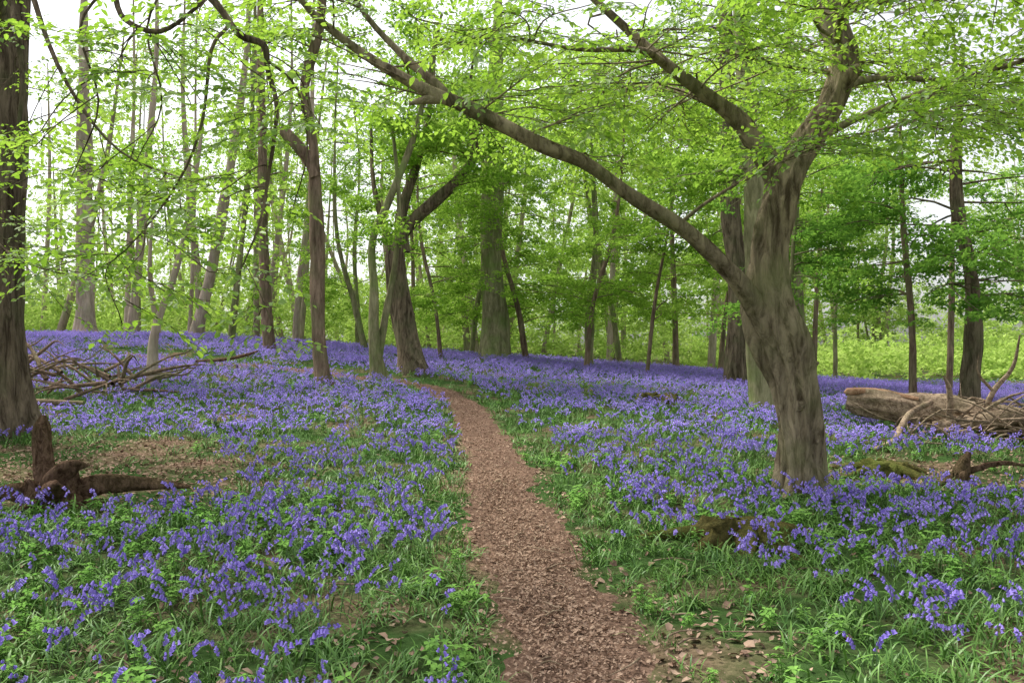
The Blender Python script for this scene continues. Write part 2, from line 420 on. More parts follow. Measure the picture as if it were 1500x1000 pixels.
mb.obj('path', [M_path])

# ---------------------------------------------------------------- undergrowth
def bare(x, y):
    def g(cx, cy, rx, ry): return np.exp(-(((x - cx) / rx) ** 2 + ((y - cy) / ry) ** 2) ** 1.5)
    b = 1.5 * g(-5.6, 9.9, 2.5, 2.3) + .9 * g(-3.7, 8.5, 1.2, .9) + .9 * g(1.12, 4.4, .36, 1.2) + 1.2 * g(5.6, 9.7, 1.9, 1.2) + .6 * g(-.72, 4.2, .2, 1.0) + .7 * g(-9, 16, 2.0, 1.2) + .5 * g(-1.9, 4.0, .6, .5)
    return np.clip(b * (.45 + .95 * fbm(x * 1.6, y * 1.6, 21)), 0, 1)

def candidates(dens, y0, y1):
    w = .68; m = 1.2
    A = (y1 - y0) * 2 * (w * y1 + m); n = int(A * dens)
    y = rng.uniform(y0, y1, n); x = rng.uniform(-1, 1, n) * (w * y1 + m)
    k = np.abs(x) < w * y + m
    return x[k], y[k]

def place(name, src, x, y, smin, smax, tilt=.15, parent=None):
    z = H(x, y); n = len(x)
    rot = np.stack([rng.normal(0, tilt, n), rng.normal(0, tilt, n), rng.uniform(0, 2 * pi, n)], 1)
    return scatter(name, src, np.stack([x, y, z], 1), rot, rng.uniform(smin, smax, n), parent)

def blue_density(x, y):
    d, sg = path_dist(x, y)
    pn = fbm(x * .7, y * .7, 31); pf = vnoise(x * 2.3, y * 2.3, 33)
    near = .46 + .38 * sstep(4.5, 8.5, y) + .2 * sstep(9, 14, y)
    near = np.where((sg < 0), near + .08, near)
    D = near * np.clip(.5 + 1.3 * (pn - .35) + .7 * (pf - .5), .10, 1.4)
    D = np.where(y > 11, np.maximum(D, .62 * sstep(11, 15, y)), D)
    mr = np.where(sg > 0, sstep(.55, 1.6, d), sstep(.40, .75, d))
    D *= mr
    green = (x > 0.5) & (y > 8.5) & (y < 16)
    D = np.where(green, D * (.35 + .65 * sstep(.40, .6, fbm(x * .8, y * .8, 41))), D)
    return D * (1 - np.clip(bare(x, y) * 1.2, 0, 1))

e = empty('bluebells')
x, y = candidates(32, 2.2, 12); k = rng.uniform(0, 1, len(x)) < blue_density(x, y)
place('near_flowers', S_blue, x[k], y[k], .7, 1.12, parent=e)
x, y = candidates(12, 12, 40); k = rng.uniform(0, 1, len(x)) < blue_density(x, y) * sstep(41, 35, y)
place('far_flowers', S_blueF, x[k], y[k], .75, 1.1, parent=e)

def green_cover(dens, y0, y1, inner):
    x, y = candidates(dens, y0, y1); d, sg = path_dist(x, y)
    edge = inner + .22 * (vnoise(x * 3, y * 3, 8) - .5)
    k = (d > edge) & (rng.uniform(0, 1, len(x)) > bare(x, y) * .96)
    return x[k], y[k]
e = empty('bluebell_leaves')
place('near_leaves', S_tuft, *green_cover(62, 2, 9, .44), .5, .95, .2, parent=e)
place('mid_leaves', S_tuftF, *green_cover(24, 9, 20, .42), .55, .95, .2, parent=e)
place('far_leaves', S_tuftF, *green_cover(6, 20, 45, .42), .6, 1., .2, parent=e)
a = green_cover(14, 2, 9, .38); b = green_cover(5, 9, 20, .38)
x = np.concatenate([a[0], b[0]]); y = np.concatenate([a[1], b[1]]); k = vnoise(x * 1.3, y * 1.3, 51) > .45
place('grass', S_grass, x[k], y[k], .5, 1.1, .1)
a = green_cover(18, 2, 10, .46); b = green_cover(6, 10, 24, .42)
x = np.concatenate([a[0], b[0]]); y = np.concatenate([a[1], b[1]]); k = vnoise(x * .9, y * .9, 61) > .45
place('woodland_herbs', S_herb, x[k], y[k], .6, 1.2, .1)

# leaf litter
x, y = candidates(300, 2, 12.5); bb = bare(x, y); d, _ = path_dist(x, y)
k = rng.uniform(0, 1, len(x)) < np.clip(.05 + bb * .8 + .42 * np.exp(-((d - .45) / .16) ** 2), 0, 1)
xa, ya = x[k], y[k]
x, y = candidates(60, 12.5, 20); bb = bare(x, y); k = rng.uniform(0, 1, len(x)) < .04 + bb * .8
xa = np.concatenate([xa, x[k]]); ya = np.concatenate([ya, y[k]])
z = H(xa, ya) + .012; n = len(xa)
scatter('fallen_leaves', S_lit, np.stack([xa, ya, z], 1), np.stack([rng.normal(0, .35, n), rng.normal(0, .35, n), rng.uniform(0, 2 * pi, n)], 1), rng.uniform(.7, 1.25, n))
t = rng.uniform(0, 1, 32000) ** 1.6; i = (60 + t * 600).astype(int); o = rng.normal(0, .21, len(t))
x = PP[i, 0] + NN[i, 0] * o + rng.uniform(-.03, .03, len(t)); y = PP[i, 1] + NN[i, 1] * o + rng.uniform(-.04, .04, len(t))
n = len(x); z = H(x, y) + .026
scatter('path_leaf_chips', S_chip, np.stack([x, y, z], 1), np.stack([rng.normal(0, .35, n), rng.normal(0, .35, n), rng.uniform(0, 2 * pi, n)], 1), rng.uniform(.6, 1.6, n))
mb = MB()
for i in range(130):
    y = rng.uniform(3.2, 12); x = rng.uniform(-.65, .65) * y; a = rng.uniform(0, 2 * pi); L = rng.uniform(.08, .4)
    if i < 40:
        j = rng.integers(150, 420); x = PP[j, 0] + rng.normal(0, .25); y = PP[j, 1]; L *= .5
    z = float(H(x, y)) + .035
    limb(mb, [(x, y, z, .006), (x + math.cos(a + .2) * L * .5, y + math.sin(a + .2) * L * .5, z + .012, .005), (x + math.cos(a) * L, y + math.sin(a) * L, z, .002)], 5, sides=5)
mb.obj('fallen_twigs', [M_log])

# ---------------------------------------------------------------- trees
def grow(mb, S, path, t0, t1, n, L0, L1, elev=(-5, 25), r=.02, sub=3, spacing=.3, droop=.25, azc=0., azs=pi, s0=.25, sc=(.8, 1.2), jit=.0, sides=5):
    for i in range(n):
        t = rng.uniform(t0, t1) * (len(path) - 1); j = min(int(t), len(path) - 2); f = t - j
        p = path[j, :3] * (1 - f) + path[j + 1, :3] * f; pr = path[j, 3]
        az = azc + rng.uniform(-azs, azs); L = rng.uniform(L0, L1); el = radians(rng.uniform(*elev))
        def br(p, az, L, el, r0, lvl):
            u = np.linspace(0, 1, 7)[:, None]
            d = np.array([math.cos(az) * math.cos(el), math.sin(az) * math.cos(el), math.sin(el)]); sd = np.array([-math.sin(az), math.cos(az), 0])
            P = p + d * L * u - np.array([0, 0, 1]) * droop * L * u ** 2 + sd * (L * .07 * rng.normal() * np.sin(u * pi * rng.uniform(.8, 2))) + np.array([0, 0, 1]) * (L * .03 * rng.normal() * np.sin(u * 5))
            tube(mb, P, np.linspace(r0, .004, 7), sides if lvl == 0 else 4)
            m = max(2, int(L * (1 - s0) / spacing))
            for q in range(m):
                w = (s0 + (1 - s0) * (q + 1) / m) * 6; a = min(int(w), 5); c = P[a] * (1 - w + a) + P[a + 1] * (w - a)
                yaw = az + (1 if q % 2 else -1) * rng.uniform(.3, 1.0) * (0 if q == m - 1 else 1)
                S.append((*(c + rng.normal(0, jit, 3) if jit else c), rng.normal(0, .25), rng.normal(.08, .22), yaw, rng.uniform(*sc)))
            if lvl == 0:
                for q in range(sub):
                    w = rng.uniform(.25, .85) * 6; a = min(int(w), 5); c = P[a]
                    br(c, az + (1 if q % 2 else -1) * rng.uniform(.5, 1.0), L * rng.uniform(.3, .55), el * .4 + rng.normal(0, .12), r0 * .5, 1)
        br(p, az, L, el, min(r, pr * .6), 0)

def put_foliage(S, src, parent, nm='foliage'):
    S = np.array(S); scatter(nm, src, S[:, :3], S[:, 3:6], S[:, 6], parent)

# --- big hornbeam on the right of the path
e = empty('hornbeam_tree'); mb = MB(); S = []
trunk = limb(mb, [(2.95, 8.3, -.1, .215), (2.94, 8.3, .2, .205), (2.91, 8.3, .6, .19), (2.86, 8.3, 1.15, .20), (2.74, 8.3, 1.60, .25), (2.62, 8.3, 1.92, .24), (2.59, 8.3, 2.4, .19), (2.64, 8.3, 2.8, .18), (2.76, 8.32, 3.17, .165), (2.92, 8.36, 3.47, .15),
                  (3.14, 8.4, 3.80, .135), (3.36, 8.5, 4.2, .13), (3.46, 8.6, 4.65, .14), (3.36, 8.7, 5.1, .125), (3.3, 8.8, 6.2, .10), (3.5, 9, 7.8, .07), (3.6, 9.2, 9.5, .03)], 150, sides=64, rough=.18, flute=.20, flare=.34, seed=1.3, twist=1.9)
left = limb(mb, [(2.78, 8.3, 2.95, .13), (2.66, 8.28, 3.3, .12), (2.47, 8.25, 3.56, .105), (2.28, 8.2, 3.8, .09), (2.0, 8.1, 3.98, .065), (1.5, 8, 4.3, .05), (.9, 7.9, 4.8, .035), (.3, 7.8, 5.3, .02)], 36, sides=18, rough=.2, flute=.06)
arch = limb(mb, [(2.75, 8.25, 1.55, .16), (2.50, 8.2, 1.86, .12), (2.13, 8.0, 2.27, .088), (1.63, 7.8, 2.67, .078), (1.14, 7.6, 2.93, .072), (.68, 7.4, 3.20, .066), (.30, 7.3, 3.33, .064), (-.06, 7.2, 3.49, .058), (-.41, 7.1, 3.64, .058),
                 (-.76, 7.0, 3.76, .048), (-1.21, 6.9, 3.99, .036), (-1.59, 6.8, 4.26, .03), (-1.79, 6.7, 4.45, .026), (-2.3, 6.5, 4.8, .012)], 100, sides=18, rough=.2, flute=.05, seed=2)
arch2 = limb(mb, [(-.5, 7.1, 3.67, .042), (-.68, 7.1, 3.85, .038), (-.95, 7.2, 4.1, .03), (-1.3, 7.3, 4.5, .022), (-1.6, 7.4, 5, .012)], sides=10, rough=.15)
limb(mb, [(-.6, 7.05, 3.68, .042), (-.75, 7.0, 3.66, .038), (-.87, 6.98, 3.62, .012)], sides=8, rough=.2)
limb(mb, [(3.4, 8.5, 4.25, .10), (3.5, 8.45, 4.36, .09), (3.58, 8.4, 4.40, .05)], sides=12, rough=.2)
for (x, y, z, dx, dz, r) in [(2.86, 8.17, .95, .0, .03, .075), (3.02, 8.2, .62, .05, .0, .06), (2.80, 8.14, 1.45, -.03, .02, .08), (2.95, 8.2, 1.35, .08, .03, .06), (2.55, 8.16, 2.15, -.04, .02, .06)]:
    limb(mb, [(x, y + .09, z, r * 1.1), (x + dx * .5, y, z + dz * .5, r), (x + dx, y - .045, z + dz, r * .55), (x + dx, y - .06, z + dz, .004)], 10, sides=12, rough=.3)
for a, L in ((-2.4, .42), (-.6, .45), (.6, .35), (2.6, .4)):
    limb(mb, [(2.93, 8.3, .55, .09), (2.94 + math.cos(a) * .13, 8.3 + math.sin(a) * .13, .25, .085), (2.95 + math.cos(a) * .26, 8.3 + math.sin(a) * .26, .06, .065), (2.95 + math.cos(a) * L, 8.3 + math.sin(a) * L, -.06, .03)], sides=12, rough=.2)
b1 = limb(mb, [(3.0, 8.4, 3.6, .05), (3.5, 8.2, 3.85, .035), (4.3, 7.8, 4.1, .025), (5.3, 7.4, 4.3, .015), (6.2, 7.1, 4.3, .006)], sides=8, rough=.1)
b2 = limb(mb, [(3.35, 8.5, 4.2, .05), (3.9, 8.9, 4.45, .04), (4.8, 9.4, 4.6, .025), (6.2, 10, 4.7, .01)], sides=8, rough=.1)
b3 = limb(mb, [(1.63, 7.8, 2.75, .022), (1.9, 7.6, 2.95, .018), (2.5, 7.3, 3.25, .014), (3.3, 7.0, 3.45, .009), (4.2, 6.8, 3.6, .005)], sides=6, rough=.1)
b4 = limb(mb, [(3.4, 8.6, 4.7, .05), (3.2, 7.9, 4.8, .04), (3.0, 6.9, 4.7, .03), (2.7, 5.9, 4.5, .01)], sides=6)
b5 = limb(mb, [(3.4, 8.7, 5.0, .06), (3.9, 9.8, 5.3, .04), (4.6, 11.2, 5.5, .02), (5.2, 12.4, 5.4, .01)], sides=6)
b6 = limb(mb, [(2.3, 8.2, 3.8, .05), (2.0, 9.0, 4.3, .04), (1.6, 10.3, 4.8, .025), (1.0, 11.6, 5.0, .01)], sides=6)
b7 = limb(mb, [(3.4, 8.7, 5.1, .05), (4.0, 8.0, 5.0, .04), (4.6, 7.0, 4.7, .025), (5.0, 6.3, 4.2, .01)], sides=6)
b8 = limb(mb, [(1.5, 8, 4.3, .04), (1.2, 7.6, 4.3, .03), (.6, 7.3, 4.2, .02), (.0, 7.0, 4.2, .01)], sides=6)
kw = dict(spacing=.33)
grow(mb, S, arch, .38, .70, 6, .8, 1.5, elev=(15, 40), r=.012, sub=3, droop=.12, **kw)
grow(mb, S, arch, .70, 1, 4, .7, 1.3, elev=(10, 35), r=.010, sub=2, droop=.1, **kw)
grow(mb, S, arch2, .4, 1, 4, .8, 1.4, r=.012, **kw)
grow(mb, S, left, .5, 1, 14, .9, 2.0, r=.012, **kw)
grow(mb, S, b1, .2, 1, 15, .8, 1.8, r=.010, **kw)
grow(mb, S, b2, .2, 1, 15, .8, 1.8, r=.010, **kw)
grow(mb, S, b3, .35, 1, 7, .4, 1.0, r=.008, elev=(0, 25), **kw)
grow(mb, S, b4, .3, 1, 10, .8, 1.6, r=.010, **kw)
grow(mb, S, b5, .2, 1, 13, .8, 1.8, r=.010, **kw)
grow(mb, S, b6, .2, 1, 13, .8, 1.8, r=.010, **kw)
grow(mb, S, b7, .2, 1, 13, .8, 1.7, r=.010, **kw)
grow(mb, S, b8, .1, 1, 6, .7, 1.3, r=.010, elev=(5, 30), **kw)
grow(mb, S, trunk, .68, .98, 9, 1.5, 2.6, r=.025, **kw)
mb.obj('trunk', [M_hornb], parent=e); put_foliage(S, S_spray, e)

# --- big oak at the left edge with drooping boughs
e = empty('oak_tree'); mb = MB(); S = []
g0 = float(H0(-7.95, 12.5))
tr = limb(mb, [(-7.95, 12.5, g0 - .15, .54), (-7.95, 12.5, g0 + .8, .49), (-7.98, 12.5, 2.5, .47), (-7.9, 12.5, 5, .45), (-7.85, 12.6, 8, .38), (-8, 12.6, 12, .25)], 80, sides=48, rough=.07, flute=.06, flare=.4, seed=.7)
bough = limb(mb, [(-7.86, 12.5, 6.2, .18), (-7, 11, 6.6, .14), (-5.6, 9, 6.2, .11), (-4, 7, 5.3, .07), (-2.7, 5.9, 4.45, .035), (-2.2, 5.6, 4.1, .026)], sides=8)
h1 = limb(mb, [(-2.2, 5.6, 4.1, .028), (-1.98, 5.5, 3.86, .024), (-1.83, 5.5, 3.66, .022), (-1.67, 5.5, 3.59, .022), (-1.64, 5.5, 3.42, .018), (-1.58, 5.5, 3.16, .014), (-1.63, 5.5, 2.75, .012), (-1.7, 5.5, 2.38, .008), (-1.85, 5.45, 1.97, .003)], sides=7, rough=.15)
h2 = limb(mb, [(-2.9, 5.9, 4.5, .03), (-2.72, 5.6, 4.0, .02), (-2.6, 5.5, 3.76, .018), (-2.36, 5.5, 3.68, .016), (-2.12, 5.5, 3.84, .012), (-1.9, 5.5, 4.05, .006)], sides=7, rough=.15)
h3 = limb(mb, [(-1.9, 5.5, 3.72, .014), (-2.02, 5.5, 3.55, .012), (-2.06, 5.45, 3.07, .010), (-2.2, 5.4, 2.65, .008), (-2.52, 5.35, 2.2, .005), (-2.8, 5.3, 2.0, .002)], sides=6, rough=.15)
h4 = limb(mb, [(-5.6, 9, 6.2, .05), (-5.2, 8.5, 5.2, .035), (-4.9, 8.2, 4.2, .025), (-4.9, 8, 3.3, .016), (-5.0, 7.8, 2.6, .006)], sides=6)
h5 = limb(mb, [(-4.6, 7.6, 5.6, .04), (-4.2, 7.2, 4.6, .025), (-3.8, 7, 3.8, .016), (-3.3, 6.9, 3.2, .010), (-2.6, 6.8, 2.9, .005)], sides=6)
h6 = limb(mb, [(-7.9, 12.4, 4.0, .06), (-7.3, 11, 4.0, .04), (-6.3, 9.5, 3.2, .025), (-5.2, 8.5, 2.5, .012), (-4.4, 8.1, 2.25, .004)], sides=6)
h7 = limb(mb, [(-2.75, 5.6, 4.05, .012), (-2.9, 5.5, 3.7, .009), (-2.75, 5.45, 3.2, .007), (-2.85, 5.4, 2.8, .004), (-3.05, 5.4, 2.4, .002)], sides=5)
h8 = limb(mb, [(-2.3, 5.55, 4.1, .010), (-2.45, 5.5, 3.7, .008), (-2.35, 5.5, 3.2, .006), (-2.5, 5.45, 2.8, .003)], sides=5)
h9 = limb(mb, [(-1.66, 5.5, 3.5, .010), (-1.45, 5.55, 3.3, .008), (-1.4, 5.6, 2.9, .006), (-1.5, 5.6, 2.5, .003)], sides=5)
kw = dict(r=.005, sub=1, elev=(-45, 5), spacing=.36, s0=.35, sc=(.65, 1.05))
grow(mb, S, h1, .3, 1, 7, .3, .6, **kw); grow(mb, S, h2, .2, 1, 5, .3, .6, **kw); grow(mb, S, h3, .2, 1, 7, .25, .5, **kw)
grow(mb, S, h4, .3, 1, 9, .4, .8, **kw); grow(mb, S, h5, .3, 1, 8, .4, .8, **kw); grow(mb, S, h6, .4, 1, 12, .4, .8, **kw)
grow(mb, S, h7, .2, 1, 7, .25, .5, **kw); grow(mb, S, h8, .2, 1, 5, .25, .5, **kw); grow(mb, S, h9, .3, 1, 3, .2, .4, **kw)
grow(mb, S, bough, .3, .7, 4, .6, 1.4, r=.012, sub=2, elev=(-30, 10))
grow(mb, S, tr, .6, .98, 6, 1.5, 3.0, r=.04)
mb.obj('trunk', [M_oak], parent=e); put_foliage(S, S_spray, e)

# --- generic trees
def tree(name, pts, mat, src=S_mid, z0=3., z1=10., n=24, L=(1.2, 2.8), sides=14, flare=.35, sub=2, extra=(), elev=(0, 35), r=.03, sc=(.75, 1.2)):
    e = empty(name); mb = MB(); S = []
    pts = [list(p) for p in pts]; g = float(H0(pts[0][0], pts[0][1])); pts[0][2] = g - .1
    sd = rng.uniform(0, 6); r0 = pts[0][3]
    for i in range(1, len(pts) - 1):
        pts[i][0] += rng.normal(0, .04 + r0 * .12); pts[i][1] += rng.normal(0, .05)
    P = limb(mb, pts, 44, sides=sides, rough=.16, flare=flare, flute=.05, seed=sd)
    zz = P[:, 2]; t0 = np.searchsorted(zz, z0) / 44.; t1 = min(np.searchsorted(zz, z1) / 44., 1.)
    grow(mb, S, P, t0, max(t1, t0 + .05), n, L[0], L[1], elev=elev, r=r, sub=sub, spacing=.65, s0=.3, sc=sc, jit=.15)
    for ex, k in extra:
        Q = limb(mb, ex, sides=10, rough=.16)
        if k: grow(mb, S, Q, .3, 1, k, L[0] * .6, L[1] * .6, elev=elev, r=.02, sub=sub, spacing=.65, sc=sc, jit=.15)
    mb.obj('trunk', [mat], parent=e)
    if S: put_foliage(S, src, e)

tree('ash_tree', [(-4.6, 20, 0, .21), (-4.75, 20, 1.6, .18), (-4.83, 20, 3.5, .17), (-4.8, 20, 5.0, .17), (-4.85, 20, 6.3, .13), (-5.0, 20, 7.8, .12), (-4.85, 20, 9.2, .11), (-4.6, 20, 11, .08), (-4.5, 20, 13, .03)], M_brown, z0=7, z1=12, n=6, L=(1, 2.),
     extra=[([(-4.8, 20, 5.6, .12), (-4.95, 20, 6.0, .13), (-5.25, 19.95, 6.4, .14), (-5.55, 19.9, 6.72, .12), (-5.62, 19.9, 6.76, .03)], 0)])
tree('hornbeam_tree', [(-2.75, 23, 0, .42), (-2.95, 23, 1.6, .33), (-3.1, 23, 3.0, .29), (-3.1, 23, 4.2, .25), (-2.7, 23, 4.9, .21), (-2.1, 22.9, 5.6, .17), (-1.5, 22.8, 6.2, .13), (-1.1, 22.8, 6.9, .09), (-1.1, 22.8, 8, .06), (-1.0, 22.7, 10, .03)], M_oak, z0=5.5, z1=10, n=12, L=(1, 2.2), flare=.6,
     extra=[([(-3.05, 23, 4.1, .2), (-3.1, 23, 5.2, .15), (-2.7, 23.2, 6.6, .12), (-2.3, 23.3, 8.5, .08), (-2.2, 23.3, 10.5, .03)], 4), ([(-3.1, 23, 3.6, .14), (-3.5, 23, 4.6, .10), (-3.9, 23.1, 6, .07), (-4.0, 23.2, 8, .03)], 3)])
tree('hornbeam_tree', [(-3.4, 21, 0, .20), (-3.5, 21, 1.6, .14), (-3.6, 21, 3.0, .12), (-3.55, 21, 4.2, .10), (-3.2, 21, 5.2, .09), (-2.6, 21, 6.8, .08), (-2.0, 21, 8.5, .06), (-1.8, 21, 10, .03)], M_green, z0=5.5, z1=10, n=8, L=(.8, 2.), flare=.7,
     extra=[([(-3.42, 21, 1.2, .10), (-3.2, 21, 2.5, .085), (-3.0, 21, 3.6, .07), (-2.9, 21, 5.2, .06), (-3.1, 21, 7.5, .03)], 3)])
tree('oak_tree', [(-.67, 32, 0, .56), (-.7, 32, 2.5, .50), (-.7, 32, 5, .47), (-.8, 32, 8, .40), (-.6, 32, 12, .3), (-.5, 32, 16, .1)], M_green, z0=3.5, z1=15, n=32, L=(2, 4.5))
tree('beech_tree', [(6.85, 25, 0, .36), (6.8, 25, 3, .31), (6.6, 25, 6, .28), (6.6, 25, 10, .22), (6.5, 25, 14, .1)], M_oak, z0=5, z1=12, n=18, L=(2, 4))
tree('beech_tree', [(5.25, 17, 0, .27), (5.1, 17, 2, .25), (4.85, 17, 5, .22), (4.8, 17, 8, .18), (4.8, 17, 11, .06)], M_green, z0=4.5, z1=9, n=16, L=(1.5, 3))
tree('ash_tree', [(9.8, 28, 0, .26), (9.7, 28, 5, .24), (9.5, 28, 10, .18), (9.5, 28, 14, .05)], M_green, z0=4, z1=12, n=18, L=(1.5, 3.5))
tree('maple_tree', [(10.0, 18, 0, .21), (10.15, 18, 1.5, .18), (10.0, 18, 3.0, .15), (9.8, 18, 5, .12), (9.9, 18, 8, .05)], M_oak, src=S_dark, z0=2.6, z1=6.5, n=22, L=(1.5, 3.2), elev=(-5, 20))
tree('maple_tree', [(9.3, 19, 0, .09), (9.35, 19, 2, .08), (9.1, 19, 4.5, .06), (9, 19, 7, .03)], M_brown, src=S_dark, z0=2.5, z1=6.5, n=10, L=(1., 2.4), elev=(-5, 20))
tree('maple_tree', [(13.5, 20, 0, .12), (13.5, 20, 3, .10), (13.2, 20, 7, .05)], M_brown, src=S_dark, z0=2.4, z1=6, n=14, L=(1.5, 3.), elev=(-5, 20))
tree('maple_tree', [(7.3, 21, 0, .07), (7.2, 21, 3, .06), (7.5, 21, 7, .03)], M_green, src=S_dark, z0=2.4, z1=7, n=16, L=(1., 2.2), elev=(-5, 20))
tree('sapling', [(-8.35, 19, 0, .14), (-8.2, 19, 1.8, .10), (-7.8, 19, 3.2, .08), (-7.3, 19, 5, .05), (-7.0, 19, 8, .02)], M_pale, z0=3.5, z1=8, n=5, L=(.8, 1.8), extra=[([(-8.2, 19, 1.8, .07), (-8.4, 19, 3.2, .05), (-8.3, 19, 5, .02)], 2)])
for (x, d, r, lean, m, nn) in [(-17.7, 34, .42, 0, M_pale, 4), (-16.8, 36, .22, .8, M_pale, 3), (-19.0, 30, .2, .5, M_brown, 4), (-13.6, 35, .27, 1.6, M_pale, 3), (-11.0, 32, .14, .7, M_green, 6), (-8.3, 28, .2, -.3, M_brown, 9),
                           (-15.2, 40, .22, -.5, M_pale, 4), (-9.8, 37, .17, .6, M_pale, 6), (-12.4, 41, .17, .9, M_pale, 4), (-22, 35, .3, -.8, M_pale, 4), (-10.4, 35, .12, -.4, M_pale, 4), (-14.6, 37, .10, .3, M_pale, 3), (-18.8, 40, .16, .2, M_pale, 3)]:
    tree('birch_tree', [(x, d, 0, r), (x + lean * .3, d, 4, r * .85), (x + lean, d, 9, r * .7), (x + lean * 1.4, d, 14, r * .45), (x + lean * 1.5, d, 19, .04)], m, z0=3.5, z1=17, n=nn, L=(1.4, 3.2), r=.03, sub=2)
for (x, d, r, m, z0, nn) in [(-2.6, 30, .08, M_brown, 2.4, 18), (-1.8, 36, .13, M_green, 2.4, 18), (.6, 33, .13, M_brown, 2.2, 26), (2.7, 30, .10, M_brown, 2.2, 26), (3.2, 34, .2, M_green, 2.6, 22), (5.0, 38, .15, M_green, 2.4, 22),
                            (7.2, 36, .15, M_brown, 2.4, 20), (9.4, 37, .12, M_brown, 2.4, 16), (-5.9, 33, .13, M_green, 2.8, 14), (-4.6, 37, .12, M_brown, 2.8, 14), (-7.5, 40, .15, M_green, 3, 10), (12.5, 34, .12, M_brown, 3.5, 10), (16, 30, .12, M_brown, 3.5, 10), (4.6, 28, .07, M_brown, 2.2, 22), (15, 38, .10, M_green, 4, 8)]:
    lx = rng.uniform(-1.2, 1.2)
    tree('beech_tree', [(x, d, 0, r), (x + lx * .3, d, 3, r * .85), (x + lx, d, 6, r * .65), (x + lx * 1.2 + rng.uniform(-.5, .5), d, 10, r * .35), (x + lx, d, 13, .03)], m, z0=z0, z1=12, n=nn, L=(1.4, 3.6), r=.025, sub=2, elev=(-5, 30))

# distant woodland (opens to a brighter glade on the right)
e = empty('distant_trees'); S = []
for m in (M_pale, M_dist_haze, M_dist_haze):  # pale barks stand in for haze on these far trunks
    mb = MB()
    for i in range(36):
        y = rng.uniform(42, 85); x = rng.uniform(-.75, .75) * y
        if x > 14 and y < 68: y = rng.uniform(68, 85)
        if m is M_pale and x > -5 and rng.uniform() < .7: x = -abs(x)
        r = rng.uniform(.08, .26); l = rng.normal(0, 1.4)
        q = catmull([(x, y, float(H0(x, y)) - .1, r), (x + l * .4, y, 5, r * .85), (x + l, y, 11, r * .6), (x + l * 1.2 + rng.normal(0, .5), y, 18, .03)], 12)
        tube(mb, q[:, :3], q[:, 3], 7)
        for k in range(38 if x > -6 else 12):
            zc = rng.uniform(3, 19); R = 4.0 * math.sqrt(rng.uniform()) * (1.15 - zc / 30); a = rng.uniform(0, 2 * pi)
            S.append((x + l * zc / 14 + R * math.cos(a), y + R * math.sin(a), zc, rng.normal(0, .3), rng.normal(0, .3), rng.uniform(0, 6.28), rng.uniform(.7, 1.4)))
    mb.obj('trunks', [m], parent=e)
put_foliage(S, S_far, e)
S = []
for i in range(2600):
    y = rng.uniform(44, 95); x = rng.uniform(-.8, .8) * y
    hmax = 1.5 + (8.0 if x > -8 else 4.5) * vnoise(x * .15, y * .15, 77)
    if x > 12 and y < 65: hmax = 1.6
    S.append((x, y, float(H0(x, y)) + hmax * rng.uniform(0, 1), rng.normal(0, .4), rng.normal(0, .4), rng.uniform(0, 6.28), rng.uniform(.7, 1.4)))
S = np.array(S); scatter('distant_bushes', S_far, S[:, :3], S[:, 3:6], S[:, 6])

# ---------------------------------------------------------------- dead wood
def gh(x, y): return float(H0(x, y))
e = empty('fallen_log'); mb = MB()
limb(mb, [(5.85, 14.3, .62, .17), (6.3, 14.1, .54, .27), (7.2, 13.7, .42, .27), (8.2, 13.2, .30, .24), (9.4, 12.7, .18, .18)], 40, sides=32, rough=.26, flute=.18, cap=True, capmat=1)
limb(mb, [(6.9, 13.4, .18, .12), (7.7, 13.0, .38, .15), (8.5, 12.8, .34, .13), (9.6, 12.5, .1, .1)], 20, sides=14, rough=.3, flute=.1, cap=True, capmat=1)
limb(mb, [(5.9, 14.2, .66, .02), (5.8, 14.15, .74, .05), (6.2, 14.0, .74, .05), (6.8, 13.7, .64, .03)], sides=9, rough=.4, mat=1)
for i in range(85):
    x = rng.triangular(5.8, 8.2, 9.2); y = rng.uniform(11.7, 13.9); a = rng.choice([0, pi]) + rng.normal(0, .8); L = rng.uniform(.5, 1.8); z = rng.uniform(.05, .2 + .35 * (x > 7))
    arc = rng.uniform(-.1, .35)
    limb(mb, [(x, y, z, rng.uniform(.012, .036)), (x + math.cos(a) * L * .5, y + math.sin(a) * L * .3, z + arc, .016), (x + math.cos(a) * L, y + math.sin(a) * L * .5, max(.03, z + rng.uniform(-.4, .5)), .004)], 7, sides=5, rough=.2)
limb(mb, [(5.0, 11.4, .08, .035), (5.6, 12.0, .16, .04), (6.2, 12.8, .46, .05), (6.9, 13.5, .6, .055)], sides=8, rough=.2)
limb(mb, [(7.6, 13.3, .3, .06), (7.7, 13.1, .8, .045), (7.95, 13.0, 1.2, .03), (8.0, 12.9, 1.7, .012)], sides=7, rough=.2)
limb(mb, [(7.7, 13.1, .8, .028), (7.4, 13.0, 1.1, .016), (7.35, 12.9, 1.4, .006)], sides=6)
limb(mb, [(7.1, 13.3, .3, .06), (7.0, 13.1, .8, .045), (6.85, 13.0, 1.05, .012)], sides=7, rough=.2)
mb.obj('log', [M_log, M_cut], parent=e)

